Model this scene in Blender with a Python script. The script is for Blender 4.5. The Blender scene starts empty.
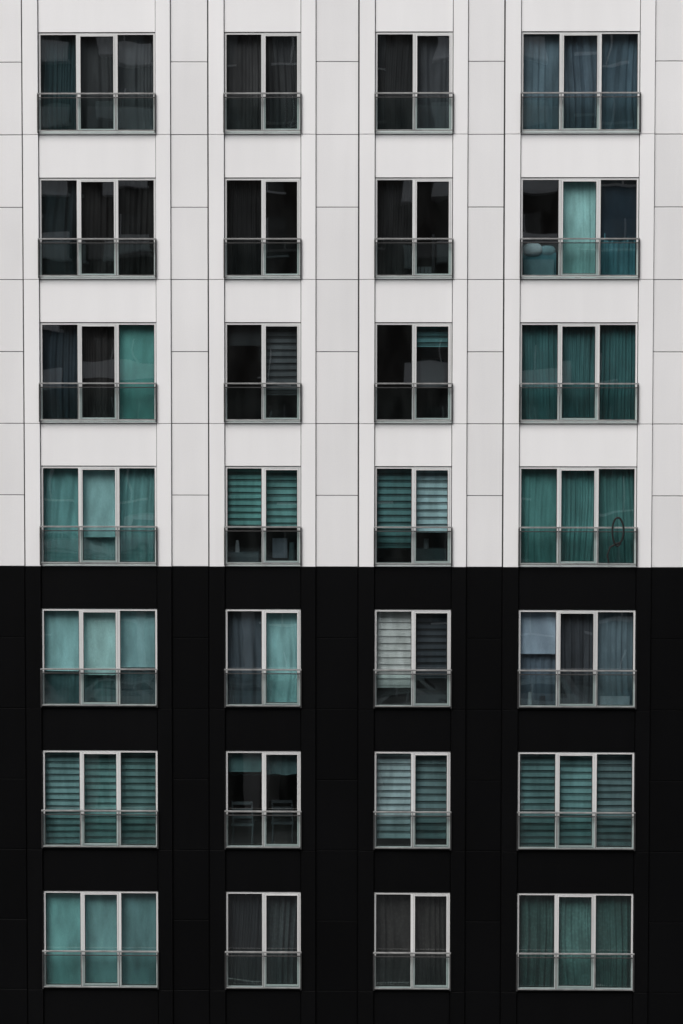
import bpy, math, random
from mathutils import Vector, Matrix
random.seed(11)
scene=bpy.context.scene
R=random.random
def U(a,b): return a+(b-a)*random.random()

# ---------------------------------------------------------------- materials
def lin(c):
    return tuple(((v/255)/12.92 if v/255<=0.04045 else ((v/255+0.055)/1.055)**2.4) for v in c)
def newmat(name):
    m=bpy.data.materials.new(name); m.use_nodes=True
    nt=m.node_tree
    return m,nt,nt.nodes['Principled BSDF']
def noise(nt,scale,sc=(1,1,1),detail=4,coord='Object'):
    tc=nt.nodes.new('ShaderNodeTexCoord'); mp=nt.nodes.new('ShaderNodeMapping')
    mp.inputs['Scale'].default_value=sc
    nt.links.new(tc.outputs[coord],mp.inputs[0])
    n=nt.nodes.new('ShaderNodeTexNoise'); n.inputs['Scale'].default_value=scale; n.inputs['Detail'].default_value=detail
    nt.links.new(mp.outputs[0],n.inputs['Vector'])
    return n.outputs['Fac']
def remap(nt,s,a,b,lo=0.3,hi=0.7):
    m=nt.nodes.new('ShaderNodeMapRange')
    m.inputs[1].default_value=lo;m.inputs[2].default_value=hi;m.inputs[3].default_value=a;m.inputs[4].default_value=b
    nt.links.new(s,m.inputs[0]); return m.outputs[0]
def math_(nt,op,a,b=None,c=None):
    m=nt.nodes.new('ShaderNodeMath'); m.operation=op
    for i,q in enumerate((a,b,c)):
        if q is None: continue
        if isinstance(q,(int,float)): m.inputs[i].default_value=q
        else: nt.links.new(q,m.inputs[i])
    return m.outputs[0]
def mul(nt,a,b): return math_(nt,'MULTIPLY',a,b)
def tint(nt,bs,col,val):
    m=nt.nodes.new('ShaderNodeVectorMath'); m.operation='SCALE'
    m.inputs[0].default_value=col
    nt.links.new(val,m.inputs['Scale']); nt.links.new(m.outputs[0],bs.inputs['Base Color'])
def island(nt,a,b):
    g=nt.nodes.new('ShaderNodeNewGeometry'); return remap(nt,g.outputs['Random Per Island'],a,b,0,1)

def clad(name,col,rough,spec,var,streak,rnd):
    m,nt,bs=newmat(name)
    bs.inputs['Roughness'].default_value=rough; bs.inputs['Specular IOR Level'].default_value=spec
    v=mul(nt,island(nt,1-rnd,1+rnd),remap(nt,noise(nt,1.0,(3.5,3.5,0.35),5),1-streak,1.0))
    v=mul(nt,v,remap(nt,noise(nt,0.35,(1,1,1),5),1-var,1.0))
    v=mul(nt,v,remap(nt,noise(nt,45,(1,1,1),2),1-var*0.4,1.0))
    tint(nt,bs,col,v)
    return m
M_white=clad('white_panel',(0.82,0.815,0.817),0.55,0.3,0.07,0.035,0.03)
M_pier =clad('white_pilaster',(0.87,0.865,0.867),0.5,0.3,0.05,0.03,0.02)
M_black=clad('black_panel',(0.0026,0.0027,0.0031),0.42,0.16,0.3,0.2,0.15)
M_blackp=clad('black_pilaster',(0.0030,0.0031,0.0035),0.42,0.16,0.3,0.2,0.15)
M_joint=clad('joint_backing',(0.06,0.06,0.06),0.8,0.2,0.2,0.1,0)
M_jointb=clad('black_joint_backing',(0.0015,0.0015,0.002),0.8,0.1,0.2,0.1,0)
M_conc=clad('grey_concrete',(0.33,0.32,0.31),0.8,0.3,0.25,0.15,0.03)
M_frame=clad('window_frame_paint',(0.74,0.745,0.74),0.4,0.4,0.14,0.1,0.1)
M_gasket,nt,bs=newmat('rubber_gasket'); bs.inputs['Base Color'].default_value=(0.012,0.012,0.012,1)
M_cable,nt,bs=newmat('cable_rubber'); bs.inputs['Base Color'].default_value=(0.004,0.004,0.004,1); bs.inputs['Roughness'].default_value=0.8
M_rail,nt,bs=newmat('railing_steel'); bs.inputs['Metallic'].default_value=0.4; bs.inputs['Roughness'].default_value=0.4
tint(nt,bs,(0.40,0.40,0.395),remap(nt,noise(nt,6,(1,1,1),4),0.6,1.0))
M_railp,nt,bs=newmat('railing_post'); bs.inputs['Metallic'].default_value=0.3; bs.inputs['Roughness'].default_value=0.5
tint(nt,bs,(0.06,0.06,0.06),remap(nt,noise(nt,6,(1,1,1),4),0.6,1.0))

def glassmat(name,tr,f0,bmp,haze):
    m=bpy.data.materials.new(name); m.use_nodes=True; nt=m.node_tree; nt.nodes.clear()
    out=nt.nodes.new('ShaderNodeOutputMaterial'); t=nt.nodes.new('ShaderNodeBsdfTransparent'); t.inputs[0].default_value=(*tr,1)
    g=nt.nodes.new('ShaderNodeBsdfGlossy'); g.inputs['Roughness'].default_value=0.01
    # two-sided Schlick reflectance
    ge=nt.nodes.new('ShaderNodeNewGeometry'); dt=nt.nodes.new('ShaderNodeVectorMath'); dt.operation='DOT_PRODUCT'
    nt.links.new(ge.outputs['Normal'],dt.inputs[0]); nt.links.new(ge.outputs['Incoming'],dt.inputs[1])
    c=math_(nt,'ABSOLUTE',dt.outputs['Value']); c=math_(nt,'SUBTRACT',1.0,c); c=math_(nt,'POWER',c,5.0)
    fr=math_(nt,'MULTIPLY_ADD',c,1-f0,f0)
    mx=nt.nodes.new('ShaderNodeMixShader')
    nt.links.new(fr,mx.inputs[0]); nt.links.new(t.outputs[0],mx.inputs[1]); nt.links.new(g.outputs[0],mx.inputs[2])
    n=noise(nt,0.9,(1,1,1),1)
    b=nt.nodes.new('ShaderNodeBump'); b.inputs['Strength'].default_value=bmp; b.inputs['Distance'].default_value=0.02
    nt.links.new(n,b.inputs['Height']); nt.links.new(b.outputs[0],g.inputs['Normal'])
    d=nt.nodes.new('ShaderNodeBsdfDiffuse'); d.inputs[0].default_value=(0.35,0.38,0.38,1)
    mx2=nt.nodes.new('ShaderNodeMixShader')
    dv=mul(nt,remap(nt,noise(nt,1.3,(2.5,1,0.8),6),0.15,1.0,0.4,0.75),haze)
    nt.links.new(dv,mx2.inputs[0]); nt.links.new(mx.outputs[0],mx2.inputs[1]); nt.links.new(d.outputs[0],mx2.inputs[2])
    nt.links.new(mx2.outputs[0],out.inputs[0])
    return m
M_glass=glassmat('window_glass',(0.85,0.915,0.91),0.23,0.12,0.02)
M_rglass=glassmat('railing_glass',(0.72,0.81,0.80),0.06,0.05,0.02)

KF=0.58
cache={}
def fabric(kind,c,kf=None):
    key=(kind,c)
    if key in cache: return cache[key]
    m,nt,bs=newmat({'c':'curtain_fabric','s':'sheer_fabric','r':'roller_blind_fabric','z':'blind_slat_fabric','p':'patterned_curtain_fabric','o':'household_item'}[kind])
    l=lin(c); g=0.2*l[0]+0.7*l[1]+0.1*l[2]; kk=KF*(2.2 if kind=='o' else 1)
    l2=tuple(v*0.73+g*0.27 for v in l)
    col=tuple(min(0.8,v/kk) for v in (l2[0],l2[1]*0.97,l2[2]*1.06))
    bs.inputs['Roughness'].default_value=0.9; bs.inputs['Specular IOR Level'].default_value=0.1
    v=remap(nt,noise(nt,2.2,(2,1,0.6),5),0.66,1.12)
    v=mul(nt,v,remap(nt,noise(nt,90,(1,1,0.3),2),0.9,1.05))
    if kind=='p':
        tc=nt.nodes.new('ShaderNodeTexCoord'); vo=nt.nodes.new('ShaderNodeTexVoronoi'); vo.inputs['Scale'].default_value=14
        nt.links.new(tc.outputs['Object'],vo.inputs['Vector'])
        v=mul(nt,v,remap(nt,vo.outputs['Distance'],1.15,0.88,0.15,0.6))
    if kind in 'rz':
        v=mul(nt,v,island(nt,0.9,1.06))
    tint(nt,bs,col,v)
    cache[key]=m
    return m

# ---------------------------------------------------------------- mesh builder
class MB:
    def __init__(s): s.v=[];s.f=[];s.m=[];s.mats=[];s.sm=[]
    def mi(s,m):
        if m not in s.mats: s.mats.append(m)
        return s.mats.index(m)
    def box(s,x0,x1,y0,y1,z0,z1,m):
        if x1<=x0 or z1<=z0: return
        b=len(s.v); i=s.mi(m)
        s.v+=[(x0,y0,z0),(x1,y0,z0),(x1,y1,z0),(x0,y1,z0),(x0,y0,z1),(x1,y0,z1),(x1,y1,z1),(x0,y1,z1)]
        for f in ((0,1,5,4),(1,2,6,5),(2,3,7,6),(3,0,4,7),(4,5,6,7),(3,2,1,0)):
            s.f.append(tuple(b+k for k in f)); s.m.append(i); s.sm.append(False)
    def quad(s,pts,m):
        b=len(s.v); s.v+=pts; s.f.append((b,b+1,b+2,b+3)); s.m.append(s.mi(m)); s.sm.append(False)
    def grid(s,nx,nz,fn,m):
        b=len(s.v); i=s.mi(m)
        for a in range(nz+1):
            for c in range(nx+1): s.v.append(fn(c/nx,a/nz))
        for a in range(nz):
            for c in range(nx):
                q=b+a*(nx+1)+c
                s.f.append((q,q+1,q+nx+2,q+nx+1)); s.m.append(i); s.sm.append(True)
    def tube(s,pts,r,m,n=6):
        b=len(s.v); i=s.mi(m); pts=[Vector(p) for p in pts]
        for k,p in enumerate(pts):
            d=(pts[min(k+1,len(pts)-1)]-pts[max(k-1,0)]).normalized()
            a=d.orthogonal().normalized() if abs(d.y)>0.9 else d.cross(Vector((0,1,0))).normalized()
            c=d.cross(a)
            for j in range(n):
                t=2*math.pi*j/n; s.v.append(tuple(p+(a*math.cos(t)+c*math.sin(t))*r))
        for k in range(len(pts)-1):
            for j in range(n):
                s.f.append((b+k*n+j,b+k*n+(j+1)%n,b+(k+1)*n+(j+1)%n,b+(k+1)*n+j)); s.m.append(i); s.sm.append(True)
    def poly(s,pts,m,smooth=False):
        b=len(s.v); s.v+=pts; s.f.append(tuple(range(b,b+len(pts)))); s.m.append(s.mi(m)); s.sm.append(smooth)
    def obj(s,name,parent=None,bev=0):
        me=bpy.data.meshes.new(name); me.from_pydata(s.v,[],s.f); me.update()
        for m in s.mats: me.materials.append(m)
        me.polygons.foreach_set('material_index',s.m); me.polygons.foreach_set('use_smooth',s.sm)
        o=bpy.data.objects.new(name,me); scene.collection.objects.link(o)
        if parent: o.parent=parent
        if bev:
            b=o.modifiers.new('bevel','BEVEL'); b.width=bev; b.segments=1; b.limit_method='ANGLE'
        return o
def empty(name):
    e=bpy.data.objects.new(name,None); scene.collection.objects.link(e); return e

# ---------------------------------------------------------------- layout
ZC=16.5; H=2.865; PER=13.366
base=[(-6.03,-3.695,3),(-2.335,-0.808,2),(0.658,2.203,2),(3.542,5.892,3)]
cols=[]
for p in (-1,0,1):
    for j,(a,b,n) in enumerate(base): cols.append((a+p*PER,b+p*PER,n,j+1,p))
rows=list(range(-2,10))
def ztop(k): return ZC+0.915-H*(k-4)
OH=1.975; OJ=2.015
XL=cols[0][0]-1.48; XR=cols[-1][1]+1.48
bld=empty('apartment_building')
wall=MB(); panel=MB(); frames=MB(); glass=MB(); rails=MB(); railg=MB(); rooms=MB(); stuff=MB()
YB=0.03; YI=0.36; PR=-0.045
gaps=[]; px=XL
for (a,b,n,j,p) in cols: gaps.append((px,a)); px=b
gaps.append((px,XR))
ztopall=ztop(rows[0])-OJ+H; zbase=ztop(rows[-1])-OJ; zcut=ztop(4)-OJ
for (a,b) in gaps:
    wall.box(a,b,YB,YI,zcut,ztopall,M_joint); wall.box(a,b,YB,YI,zbase,zcut-0.0,M_jointb)
for k in rows:
    zj=ztop(k)-OJ; wh=k<=4
    mp=M_pier if wh else M_blackp; mw=M_white if wh else M_black; mj=M_joint if wh else M_jointb
    g=0.007
    for gi,(a,b) in enumerate(gaps):
        s0=0.295; s1=0.32
        inner0=a+s0 if gi>0 else a; inner1=b-s1 if gi<len(gaps)-1 else b
        if gi>0: panel.box(a+0.004,a+s0-0.006,PR,YB-0.002,zj+0.005,zj+H-0.005,mp)
        if gi<len(gaps)-1: panel.box(b-s1+0.014,b-0.004,PR,YB-0.002,zj+0.005,zj+H-0.005,mp)
        ya=U(-0.003,0.003)
        panel.box(inner0+0.008,inner1-0.016,0.0+ya,YB-0.002,zj+g,zj+H/2-g,mw)
        ya=U(-0.003,0.003)
        panel.box(inner0+0.008,inner1-0.016,0.0+ya,YB-0.002,zj+H/2+g,zj+H-g,mw)
    for (a,b,n,j,p) in cols:
        zt=ztop(k); zb=zt-OH
        wall.box(a,b,YB,YI,zj,zb,mj)
        wall.box(a,b,YB,YI,zt,zj+H,mj)
        panel.box(a+0.010,b-0.010,-0.02,YB-0.002,zj+g,zb-0.003,mp)
        panel.box(a+0.010,b-0.010,0.0,YB-0.002,zt+0.003,zj+H-g,mp)

# ---------------------------------------------------------------- window contents
def L(kind,c,f0=0,f1=1): return (kind,c,f0,f1)
SP={
(1,1):[[L('c',(32,56,58))],[L('c',(54,56,56))],[L('c',(62,66,66))]],
(1,2):[[L('c',(60,58,57))],[L('c',(52,52,52))]],
(1,3):[[L('c',(42,42,42))],[L('c',(68,70,72))]],
(1,4):[[L('s',(84,108,116))],[L('c',(80,100,110))],[L('s',(68,92,102))]],
(2,1):[[L('c',(26,38,40))],[L('c',(34,32,31))],[L('c',(30,29,28))]],
(2,2):[[L('c',(26,26,26))],[]],
(2,3):[[L('c',(28,28,28))],[]],
(2,4):[[],[L('s',(120,205,208))],[L('r',(26,44,54),0,0.6)]],
(3,1):[[L('c',(40,52,58))],[L('c',(38,35,33))],[L('r',(62,146,134))]],
(3,2):[[L('r',(36,40,40),0,0.22)],[L('z',(66,72,72),0,0.72)]],
(3,3):[[],[L('z',(60,118,116),0,0.23)]],
(3,4):[[L('c',(40,100,98))],[L('c',(42,96,94))],[L('c',(36,94,92))]],
(4,1):[[L('s',(76,144,138),0,1)],[L('r',(128,184,178),0,0.72),L('s',(110,160,155))],[L('s',(76,138,132),0,1)]],
(4,2):[[L('z',(66,138,128),0,0.62)],[L('z',(72,136,128),0,0.60)]],
(4,3):[[L('z',(62,116,112),0,0.82)],[L('z',(138,176,174),0,0.66)]],
(4,4):[[L('s',(52,122,114))],[L('c',(58,128,121))],[L('c',(50,112,105))]],
(5,1):[[L('r',(124,184,179),0,0.64),L('s',(56,98,98))],[L('r',(134,196,190),0,0.68),L('s',(62,108,105))],[L('r',(108,158,155),0,0.6),L('s',(54,84,86))]],
(5,2):[[L('c',(62,74,80))],[L('s',(124,184,181))]],
(5,3):[[L('z',(230,234,236),0,0.8)],[L('z',(54,62,66),0,0.7)]],
(5,4):[[L('r',(136,156,168),0,0.45),L('s',(80,98,110),0,1)],[L('c',(60,64,68))],[L('s',(86,108,114),0,1)]],  # left pane: pale upper layer carries a bright glass reflection in its colour
(6,1):[[L('z',(94,142,137))],[L('z',(82,138,130))],[L('z',(74,118,112))]],
(6,2):[[L('r',(54,92,89),0,0.22)],[L('s',(58,90,89),0,0.26)]],
(6,3):[[L('z',(142,168,165),0,0.9)],[L('z',(88,120,117),0,0.9)]],
(6,4):[[L('z',(74,116,112))],[L('z',(84,134,129))],[L('z',(82,112,110))]],
(7,1):[[L('r',(84,158,149))],[L('r',(90,148,142))],[L('r',(80,134,130))]],
(7,2):[[L('c',(36,40,41))],[L('p',(54,64,62))]],
(7,3):[[L('p',(52,50,46))],[L('p',(48,46,42))]],
(7,4):[[L('p',(48,84,76))],[L('p',(70,122,112))],[L('p',(46,88,80))]],
}
def sash_content(layers,x0,x1,zt,zb):
    y=0.205
    for (kind,c,f0,f1) in layers:
        z1=zt-(zt-zb)*f0; z0=zt-(zt-zb)*f1
        m=fabric(kind,c)
        if kind in 'csp':
            amp={'c':0.038,'s':0.016,'p':0.036}[kind]*U(0.75,1.15); wl=U(0.10,0.22) if kind!='s' else U(0.12,0.28)
            ph=U(0,6); p2=U(0,6); p3=U(0,6); w=x1-x0; lean=U(-0.05,0.05); hem=U(0,6); fl=U(0.6,1.5)
            def fn(u,v,z0=z0,z1=z1,y=y):
                x=x0+w*u; z=z0+(z1-z0)*v
                k=2*math.pi/wl
                t=x*k+1.8*math.sin(x*7+p2)+fl*math.sin(z*1.7+p3)+0.8*math.sin(x*3.1-z*1.3+ph)
                yy=y+amp*(0.65+0.5*math.sin(x*5+p3+z*0.6))*math.sin(t+ph)*(0.65+0.45*(1-v))+0.008*math.sin(z*5+x*17)
                yy+=amp*0.25*math.sin(2.3*t+p2)
                return (x+lean*(1-v)*math.sin(math.pi*u),yy,z+(0.012*math.sin(x*k*0.5+hem) if v==0 else 0))
            stuff.grid(max(24,int(w/0.011)),12,fn,m)
        elif kind=='r':
            t=U(-0.01,0.01)
            def fn(u,v,z0=z0,z1=z1,y=y): return (x0+0.01+(x1-x0-0.02)*u, y-0.02+t*u+0.006*math.sin(u*5+v*3+t*900), z0+(z1-z0)*v)
            stuff.grid(8,8,fn,m)
            stuff.box(x0+0.01,x1-0.01,y-0.035,y-0.012,z0-0.022,z0-0.001,m)
        elif kind=='z':
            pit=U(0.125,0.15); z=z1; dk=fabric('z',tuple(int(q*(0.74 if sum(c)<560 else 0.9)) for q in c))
            stuff.box(x0+0.01,x1-0.01,y-0.05,y+0.01,z1-0.05,z1,m); z-=0.05
            while z>z0+0.03:
                a=max(z0,z-pit*0.56); b=max(z0,z-pit)
                sk=U(-0.004,0.004)
                stuff.quad([(x0+0.012,y-0.022,a+sk),(x1-0.012,y-0.022,a-sk),(x1-0.012,y-0.010,z-sk),(x0+0.012,y-0.010,z+sk)],m)
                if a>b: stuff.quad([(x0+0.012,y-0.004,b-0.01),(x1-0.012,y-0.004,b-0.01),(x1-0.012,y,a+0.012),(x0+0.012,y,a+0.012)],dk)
                z-=pit
            stuff.box(x0+0.01,x1-0.01,y-0.034,y-0.004,z0-0.025,z0-0.001,m)
        y+=0.07
def chair(x,y,z,c):
    m=fabric('o',c)
    for dx in (0,0.4):
        stuff.tube([(x+dx,y,z),(x+dx+0.02,y,z+0.45),(x+dx,y+0.02,z+0.95)],0.018,m)
        stuff.tube([(x+dx,y+0.4,z),(x+dx,y+0.4,z+0.45)],0.018,m)
    stuff.box(x-0.02,x+0.44,y-0.02,y+0.42,z+0.44,z+0.48,m)
    for q in (0.6,0.74,0.88): stuff.box(x,x+0.4,y-0.01,y+0.02,z+q,z+q+0.06,m)
def cylinder(x,y,z0,z1,r,m,r2=None):
    r2=r if r2 is None else r2
    def fn(u,v): 
        rr=r+(r2-r)*v; return (x+rr*math.cos(2*math.pi*u),y+rr*math.sin(2*math.pi*u),z0+(z1-z0)*v)
    stuff.grid(14,1,fn,m)
def extras(k,j,a,b,zt,zb,p):
    fl=zb-0.1
    if (k,j)==(2,4):
        m=fabric('o',(140,200,205)); m2=fabric('o',(80,170,180)); m3=fabric('o',(220,240,240))
        stuff.box(a+0.05,a+0.75,0.45,1.0,fl,zb+0.52,m2)
        def pil(x,y,z,w,h,mm):
            def fn(u,v):
                th=math.pi*v-math.pi/2; ph=2*math.pi*u
                sx=abs(math.cos(ph))**0.6*math.copysign(1,math.cos(ph)); sy=abs(math.sin(ph))**0.6*math.copysign(1,math.sin(ph))
                ct=max(0.0,math.cos(th))**0.7
                return (x+w*sx*ct,y+0.12*sy*ct,z+h*math.sin(th))
            stuff.grid(20,10,fn,mm)
        pil(a+0.28,0.5,zb+0.58,0.2,0.14,m3); pil(a+0.58,0.55,zb+0.55,0.17,0.12,m)
        stuff.box(a+0.1,a+0.7,0.40,0.44,zb+0.05,zb+0.38,m)
        sash_content([L('c',(50,120,128),0.55,1)],b-0.75,b-0.05,zt,zb)
    elif (k,j)==(2,3):
        m=fabric('o',(130,142,142))
        for i in range(12): stuff.box(a+0.25+i*0.075,a+0.31+i*0.075,0.45,0.53,fl,zb+0.24,m)
        stuff.box(b-0.4,b-0.34,0.6,0.64,fl,zb+0.9,fabric('o',(60,62,64)))
    elif (k,j)==(6,2):
        chair(a+0.1,0.55,fl-0.0,(100,116,116)); chair(b-0.62,0.75,fl,(80,92,94))
        stuff.tube([(a+0.08+i*0.07,0.30,zt-0.5-0.05*abs(math.sin(i*1.1))) for i in range(20)],0.012,fabric('o',(90,130,125)))
    elif (k,j)==(4,2):
        stuff.box(a+0.08,a+0.65,0.4,0.8,fl,zb+0.22,fabric('o',(96,112,116)))
        cylinder(a+0.22,0.45,zb+0.22,zb+0.46,0.05,fabric('o',(210,210,210)),0.03)
        stuff.box(b-0.6,b-0.3,0.5,0.55,zb+0.1,zb+0.5,fabric('o',(150,160,170)))
        cylinder(b-0.2,0.45,fl,zb+0.42,0.08,fabric('o',(80,110,110)),0.05)
    elif (k,j)==(3,3):
        stuff.box(b-0.62,b-0.15,0.5,0.56,zb+0.7,zb+1.25,fabric('o',(50,64,64)))
    elif (k,j)==(4,3):
        stuff.box(b-0.7,b-0.1,0.42,0.8,fl,zb+0.3,fabric('o',(76,100,100)))
        cylinder(b-0.5,0.45,zb+0.3,zb+0.5,0.05,fabric('o',(150,160,160)))
    elif (k,j)==(5,3):
        stuff.box(b-0.68,b-0.1,0.42,0.8,fl,zb+0.2,fabric('o',(84,92,96)))
    elif (k,j)==(5,4):
        stuff.box(b-0.7,b-0.1,0.13,0.155,zb+0.04,zb+0.22,fabric('o',(190,205,210)))
        cylinder(a+0.25,0.13,zb+0.02,zb+0.3,0.05,fabric('o',(200,205,205)),0.035)
        cylinder(a+0.5,0.13,zb+0.02,zb+0.22,0.06,fabric('o',(60,70,80)))
    elif (k,j)==(4,4):
        if p==0:
            pts=[]
            for i in range(44):
                t=i/43
                ang=-math.pi/2+2*math.pi*1.12*t
                pts.append((5.50+0.13*math.cos(ang)*(1-0.3*t),-0.12,zb+0.72+0.27*math.sin(ang)-0.06*t))
            pts=[(5.33,-0.115,zb+0.06),(5.30,-0.12,zb+0.22),(5.36,-0.12,zb+0.38)]+pts
            stuff.tube(pts,0.019,M_cable)
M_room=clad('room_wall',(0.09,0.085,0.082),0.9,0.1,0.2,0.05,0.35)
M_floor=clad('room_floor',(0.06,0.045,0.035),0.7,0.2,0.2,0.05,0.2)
keys=list(SP.keys())
RY=-0.085
for (a,b,n,j,p) in cols:
    for k in rows:
        zt=ztop(k); zb=zt-OH
        if p==0 and (k,j) in SP: spec=SP[(k,j)]; ex=(k,j)
        else:
            c=[q for q in keys if len(SP[q])==n]; ex=random.choice(c); spec=SP[ex]
        ra=a-0.5; rb=b+0.5; f=zb-0.1; t=zt+0.25; d=3.4
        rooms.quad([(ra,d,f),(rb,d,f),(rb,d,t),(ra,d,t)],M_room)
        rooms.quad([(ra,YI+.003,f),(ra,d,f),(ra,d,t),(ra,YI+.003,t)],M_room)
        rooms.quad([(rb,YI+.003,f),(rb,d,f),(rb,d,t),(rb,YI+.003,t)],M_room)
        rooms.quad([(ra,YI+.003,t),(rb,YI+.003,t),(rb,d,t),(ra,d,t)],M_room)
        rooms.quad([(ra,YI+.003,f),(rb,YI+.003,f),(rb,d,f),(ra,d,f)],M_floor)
        y0,y1=0.02,0.09; w=0.036
        A=a+0.010;B=b-0.010;T=zt-0.010;Bo=zb+0.008
        frames.box(A,A+w,y0,y1,Bo,T,M_frame); frames.box(B-w,B,y0,y1,Bo,T,M_frame)
        frames.box(A+w,B-w,y0,y1,T-w,T,M_frame); frames.box(A+w,B-w,y0,y1,Bo,Bo+w,M_frame)
        mw=0.054; W=(B-A)
        mids=[A+W*i/n for i in range(1,n)]
        for x in mids: frames.box(x-mw/2,x+mw/2,y0-0.004,y1,Bo+w,T-w,M_frame)
        ed=[A+w]+sum([[x-mw/2,x+mw/2] for x in mids],[])+[B-w]
        panes=[(ed[2*i],ed[2*i+1]) for i in range(n)]
        op=1
        for i,(u0,u1) in enumerate(panes):
            z0=Bo+w; z1=T-w
            if i==op:
                s=0.032; ys=0.008
                frames.box(u0+0.004,u0+s,ys,y1-0.01,z0+0.004,z1-0.004,M_frame); frames.box(u1-s,u1-0.004,ys,y1-0.01,z0+0.004,z1-0.004,M_frame)
                frames.box(u0+s,u1-s,ys,y1-0.01,z0+0.004,z0+s,M_frame); frames.box(u0+s,u1-s,ys,y1-0.01,z1-s,z1-0.004,M_frame)
                hx=u0+s*0.5
                frames.box(hx-0.01,hx+0.01,y1,y1+0.04,(z0+z1)/2-0.07,(z0+z1)/2+0.07,M_rail)
                u0+=s;u1-=s;z0+=s;z1-=s
            gk=0.009
            frames.box(u0,u0+gk,0.03,0.062,z0,z1,M_gasket); frames.box(u1-gk,u1,0.03,0.062,z0,z1,M_gasket)
            frames.box(u0+gk,u1-gk,0.03,0.062,z0,z0+gk,M_gasket); frames.box(u0+gk,u1-gk,0.03,0.062,z1-gk,z1,M_gasket)
            tx=U(-0.0022,0.0022); tz=U(-0.003,0.003)
            yy=0.05
            glass.quad([(u0+.002,yy-tx-tz,z0),(u1-.002,yy+tx-tz,z0),(u1-.002,yy+tx+tz,z1),(u0+.002,yy-tx+tz,z1)],M_glass)
        bounds=[A]+mids+[B]
        for i in range(n):
            sash_content(spec[i],bounds[i]+0.003,bounds[i+1]-0.003,zt-0.004,zb+0.004)
        extras(ex[0],ex[1],a,b,zt,zb,p)
        rt=zb+0.775
        ra=a-0.012; rb=b+0.012
        rails.box(ra,rb,RY-0.022,RY+0.022,rt-0.03,rt,M_rail)
        rails.box(ra+0.03,rb-0.03,RY-0.009,RY+0.009,rt-0.105,rt-0.085,M_railp)
        rails.box(ra+0.03,rb-0.03,RY-0.012,RY+0.012,zb+0.02,zb+0.045,M_rail)
        for x in (ra+0.014,rb-0.014): rails.box(x-0.014,x+0.014,RY-0.014,PR-0.001,zb-0.01,rt-0.031,M_railp)
        for x in mids: rails.box(x-0.011,x+0.011,RY-0.016,RY+0.016,zb+0.0455,rt-0.031,M_rail)
        for i in range(n):
            x0=bounds[i]+0.03; x1=bounds[i+1]-0.03
            railg.quad([(x0,RY,zb+0.046),(x1,RY,zb+0.046),(x1,RY,rt-0.106),(x0,RY,rt-0.106)],M_rglass)

# shell
wall.box(XL,XR,YB+0.0,YI,0,zbase,M_jointb)
panel.box(XL+0.01,XR-0.01,0.0,YB-0.002,0.02,zbase-0.01,M_blackp)
wall.box(XL,XR,YB,YI,ztopall,ztopall+1.0,M_joint)
panel.box(XL,XR,-0.03,YB-0.002,ztopall+0.01,ztopall+1.0,M_white)
panel.box(XL-0.1,XR+0.1,-0.12,0.45,ztopall+1.003,ztopall+1.08,M_conc)
wall.box(XL-0.3,XL-0.003,YB,14,0,zcut,M_black); wall.box(XL-0.3,XL-0.003,YB,14,zcut+.001,ztopall+1,M_white)
wall.box(XR+0.003,XR+0.3,YB,14,0,zcut,M_black); wall.box(XR+0.003,XR+0.3,YB,14,zcut+.001,ztopall+1,M_white)
wall.box(XL,XR,13.7,14,0,ztopall+1,M_white)
wall.box(XL,XR,YI+0.01,13.69,ztopall+0.05,ztopall+0.3,M_conc)
wall.obj('wall_backing',bld); panel.obj('cladding_panels',bld,0.003); frames.obj('window_frames',bld)
glass.obj('window_panes',bld); rails.obj('balcony_railings',bld,0.003); railg.obj('railing_glass',bld)
rooms.obj('rooms',bld); stuff.obj('curtains_and_blinds',bld)

# ---------------------------------------------------------------- street and opposite block
def surf(name,col,sc,rough=0.9):
    m,nt,bs=newmat(name); bs.inputs['Roughness'].default_value=rough
    v=mul(nt,remap(nt,noise(nt,sc,(1,1,1),8),0.7,1.2),remap(nt,noise(nt,0.2,(1,1,1),4),0.8,1.1)); tint(nt,bs,col,v); return m
M_as=surf('asphalt',(0.05,0.05,0.052),30); M_pv=surf('paving',(0.22,0.21,0.2),8); M_gr=surf('ground_earth',(0.11,0.11,0.09),1)
M_mark=surf('road_paint',(0.7,0.7,0.68),5)
g=MB(); g.quad([(-900,-900,0),(900,-900,0),(900,900,0),(-900,900,0)],M_gr); g.obj('ground')
g=MB(); g.quad([(-300,-44,0.004),(300,-44,0.004),(300,-8,0.004),(-300,-8,0.004)],M_as); g.obj('road')
g=MB()
for i in range(-40,40): g.quad([(i*6,-26.1,0.008),(i*6+3,-26.1,0.008),(i*6+3,-25.95,0.008),(i*6,-25.95,0.008)],M_mark)
for y in (-43.6,-8.5): g.quad([(-300,y,0.008),(300,y,0.008),(300,y+.12,0.008),(-300,y+.12,0.008)],M_mark)
g.obj('road_markings')
for (y0,y1) in ((-8,-0.16),(-50.5,-44)):
    g=MB(); g.box(-300,300,y0,y1,-0.1,0.13,M_pv); g.obj('pavement',None,0.015)
ob=empty('apartment_building'); w=MB()
M_br=clad('brown_brick',(0.055,0.045,0.04),0.9,0.1,0.3,0.2,0.1)
M_pale=clad('pale_render',(0.65,0.66,0.67),0.8,0.2,0.2,0.1,0.1)
M_dk,nt,bs=newmat('dark_window_glass'); bs.inputs['Base Color'].default_value=(0.015,0.02,0.022,1); bs.inputs['Roughness'].default_value=0.1
Y=-66
w.box(-70,70,Y-16,Y,0,52,M_br)
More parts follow.
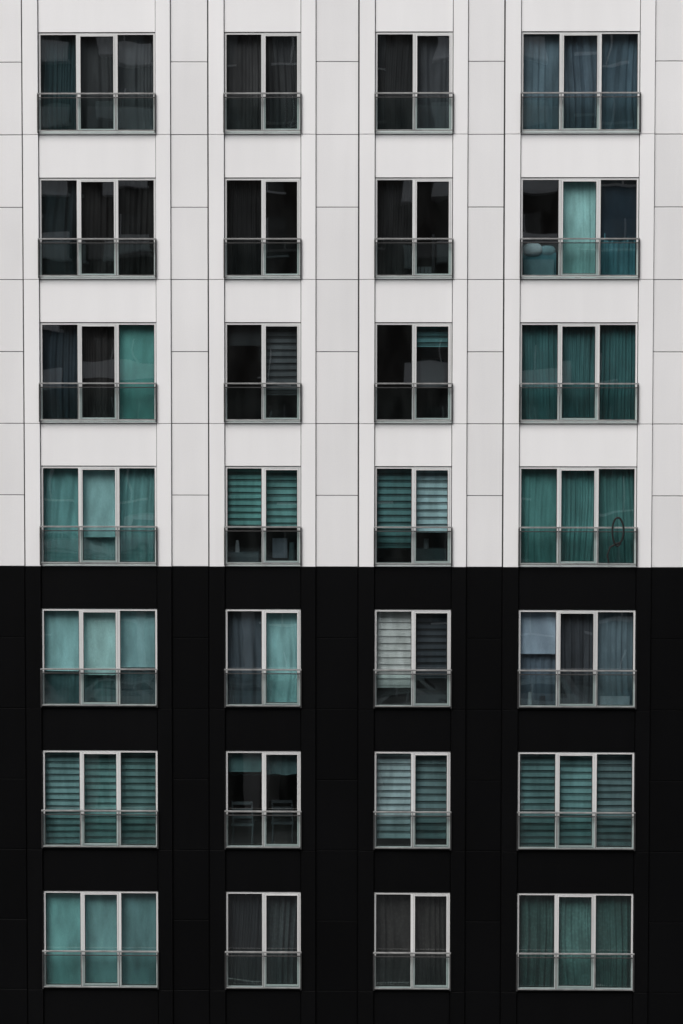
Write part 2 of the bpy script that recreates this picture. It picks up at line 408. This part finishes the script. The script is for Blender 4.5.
for r in range(16):
    z=1.2+r*3.1
    for c in range(-17,18):
        x=c*4
        w.box(x-0.9,x+0.9,Y+0.001,Y+0.03,z,z+1.6,M_dk)
        w.box(x-1.0,x+1.0,Y+0.001,Y+0.12,z-0.12,z-0.01,M_pale)
        w.box(x-0.04,x+0.04,Y+0.031,Y+0.06,z,z+1.6,M_pale)
        if c%5 in (1,2) and r>4:
            w.box(x-1.5,x+1.5,Y+0.121,Y+1.3,z-0.5,z-0.35,M_pale)
            w.box(x-1.5,x+1.5,Y+1.2,Y+1.3,z-0.349,z+0.55,M_pale)
w.obj('walls',ob)
# unseen stepped deck added in front of it to hold parked cars as reflections (mirrored in rows 4 and 5)
deck=empty('added_parking_deck'); q=MB()
Z1,Z2=4.7,11.0
q.box(-24,24,-65.8,-51,Z1-0.4,Z1,M_conc)
q.box(-24,-4,-65.8,-58.5,Z2-0.4,Z2,M_conc)
for x in range(-23,25,6):
    q.box(x-0.25,x+0.25,-51.9,-51.4,0,Z1-0.401,M_conc); q.box(x-0.25,x+0.25,-60,-59.5,0,Z1-0.401,M_conc)
    if x<-4: q.box(x-0.2,x+0.2,-59.2,-58.8,Z1+0.001,Z2-0.401,M_conc)
for (x0,x1,y,z) in ((-24,24,-51.1,Z1),(-24,-4,-58.6,Z2)):
    q.box(x0,x1,y-0.03,y+0.03,z+0.45,z+0.5,M_railp); q.box(x0,x1,y-0.05,y+0.05,z+0.001,z+0.18,M_pale)
q.obj('deck_structure',deck)
M_tyre,nt,bs=newmat('tyre_rubber'); bs.inputs['Base Color'].default_value=(0.02,0.02,0.02,1)
M_rim,nt,bs=newmat('wheel_rim'); bs.inputs['Base Color'].default_value=(0.5,0.5,0.5,1); bs.inputs['Metallic'].default_value=0.8; bs.inputs['Roughness'].default_value=0.3
M_lamp,nt,bs=newmat('lamp_lens'); bs.inputs['Base Color'].default_value=(0.4,0.03,0.03,1)
def paint(c):
    m,nt,bs=newmat('car_paint'); tint(nt,bs,c,remap(nt,noise(nt,3,(1,1,1),4),0.9,1.0)); bs.inputs['Roughness'].default_value=0.3; bs.inputs['Coat Weight'].default_value=0.6; return m
def car(x,y,z,col,van=False):
    e=empty('parked_car'); e.location=(x,y,z)
    P=paint(col)
    if van:
        low=[(-2.4,0.32),(-2.42,0.8),(-2.38,1.05),(2.05,1.05),(2.35,0.85),(2.42,0.35)]
        cab=[(-2.36,1.05),(-2.28,1.95),(-2.1,2.05),(0.95,2.05),(1.3,1.93),(1.98,1.05)]
    else:
        low=[(-2.15,0.30),(-2.2,0.62),(-2.12,0.88),(-1.6,0.95),(0.95,0.95),(1.9,0.80),(2.15,0.6),(2.18,0.30)]
        cab=[(-1.75,0.945),(-1.35,1.32),(-0.9,1.45),(0.1,1.46),(0.45,1.38),(1.1,0.93)]
    b=MB()
    def ext(prof,w0,w1,m):
        zt_=max(p[1] for p in prof); zb_=min(p[1] for p in prof)
        def wd(zz): 
            return w0+(w1-w0)*((zz-zb_)/(zt_-zb_))
        n=len(prof)
        L_=[(px_,-wd(pz),pz) for px_,pz in prof]; R_=[(px_,wd(pz),pz) for px_,pz in prof]
        b.poly(L_[::-1],m); b.poly(R_,m)
        for i in range(n):
            k2=(i+1)%n; b.quad([L_[i],L_[k2],R_[k2],R_[i]],m)
    ext(low,0.9,0.84,P); ext(cab,0.80,0.64,P)
    b.obj('body',e,0.05)
    gl=MB()
    zt_=max(p[1] for p in cab); zb_=min(p[1] for p in cab); h=zt_-zb_
    for sgn in (-1,1):
        xs=[(cab[0][0]+0.35,cab[-1][0]-0.45)]
        mid=sum(xs[0])/2
        for (p0,p1,t0,t1) in ((xs[0][0],mid-0.05,xs[0][0]+0.28,mid-0.05),(mid+0.05,xs[0][1],mid+0.05,xs[0][1]-0.42)):
            za=zb_+h*0.12; zc=zb_+h*0.82
            wy=lambda zz: 0.80+(0.64-0.80)*((zz-zb_)/h)+0.012
            pts=[(p0,sgn*wy(za),za),(p1,sgn*wy(za),za),(t1,sgn*wy(zc),zc),(t0,sgn*wy(zc),zc)]
            gl.quad(pts if sgn<0 else pts[::-1],M_dk)
    a0=Vector((cab[-1][0],0,cab[-1][1])); a1=Vector((cab[-2][0],0,cab[-2][1])); nrm=Vector((a1.z-a0.z,0,a0.x-a1.x)).normalized()*0.015
    if nrm.x<0: nrm=-nrm
    p=a0.lerp(a1,0.12)+nrm; r_=a0.lerp(a1,0.9)+nrm
    gl.quad([(p.x,-0.70,p.z),(p.x,0.70,p.z),(r_.x,0.58,r_.z),(r_.x,-0.58,r_.z)],M_dk)
    gl.obj('windows',e)
    wh=MB()
    for wx in (-1.35,1.35):
        for sgn in (-1,1):
            yo=sgn*0.90; yi=sgn*0.68
            n=20; ring=lambda rr,yy:[(wx+rr*math.cos(2*math.pi*i/n),yy,0.33+rr*math.sin(2*math.pi*i/n)) for i in range(n)]
            A_=ring(0.33,yo);B_=ring(0.33,yi)
            for i in range(n): wh.quad([A_[i],A_[(i+1)%n],B_[(i+1)%n],B_[i]],M_tyre)
            wh.poly(A_,M_tyre); wh.poly(B_,M_tyre); wh.poly(ring(0.2,yo+sgn*0.008),M_rim)
    wh.obj('wheels',e)
    lp=MB()
    for sgn in (-1,1):
        lp.box(low[0][0]-0.06,low[0][0]+0.02,sgn*0.7-0.12,sgn*0.7+0.12,0.66,0.82,M_lamp)
        lp.box(low[-1][0]-0.04,low[-1][0]+0.02,sgn*0.62-0.15,sgn*0.62+0.15,0.56,0.68,M_pale)
    lp.obj('lamps',e)
car(-15.3,-53.5,Z1,(0.8,0.8,0.8),True); car(-10.2,-53.2,Z1,(0.75,0.77,0.78))
car(-14.2,-60.5,Z2,(0.75,0.75,0.75)); car(-9.3,-60.8,Z2,(0.6,0.62,0.65),True)
car(7.6,-53.4,Z1,(0.78,0.8,0.82),True); car(13.0,-53.4,Z1,(0.05,0.07,0.12)); car(-4.6,-53.6,Z1,(0.3,0.3,0.32)); car(1.8,-53.6,Z1,(0.6,0.6,0.6))
car(-8,-12,0.01,(0.7,0.7,0.7)); car(3,-12,0.01,(0.04,0.04,0.05),True); car(-16,-40,0.01,(0.25,0.03,0.03))

# ---------------------------------------------------------------- light
wd=bpy.data.worlds.new('World'); scene.world=wd; wd.use_nodes=True; nt=wd.node_tree
bg=nt.nodes['Background']; sky=nt.nodes.new('ShaderNodeTexSky'); sky.sky_type='NISHITA'; sky.sun_disc=False
sd=Vector((-0.35,-0.75,1.0)).normalized()
sky.sun_elevation=math.asin(sd.z); sky.sun_rotation=math.atan2(sd.x,sd.y); sky.dust_density=4; sky.air_density=1.0
hs=nt.nodes.new('ShaderNodeHueSaturation'); hs.inputs['Saturation'].default_value=0.3
nt.links.new(sky.outputs[0],hs.inputs['Color']); nt.links.new(hs.outputs[0],bg.inputs[0]); bg.inputs[1].default_value=0.15
sl=bpy.data.lights.new('sun','SUN'); sl.energy=1.85; sl.angle=math.radians(30); sl.color=(1,0.98,0.965)
so=bpy.data.objects.new('sun',sl); scene.collection.objects.link(so); so.rotation_euler=sd.to_track_quat('Z','Y').to_euler()
scene.view_settings.view_transform='Standard'; scene.view_settings.look='None'; scene.view_settings.exposure=0

# ---------------------------------------------------------------- camera
D=45; th=0.0522; ps=0.018; roll=math.radians(0.05)
aim=Vector((0,0,ZC)); back=Vector((math.sin(ps),-math.cos(ps)*math.cos(th),math.sin(th))).normalized()
cd=bpy.data.cameras.new('camera'); cam=bpy.data.objects.new('camera',cd); scene.collection.objects.link(cam)
q=back.to_track_quat('Z','Y')
cam.matrix_world=Matrix.Translation(aim+back*D)@q.to_matrix().to_4x4()@Matrix.Rotation(roll,4,'Z')
cd.sensor_width=36; cd.sensor_fit='AUTO'; cd.lens=36*50*D/1024; cd.clip_end=3000; cd.clip_start=0.5
scene.camera=cam
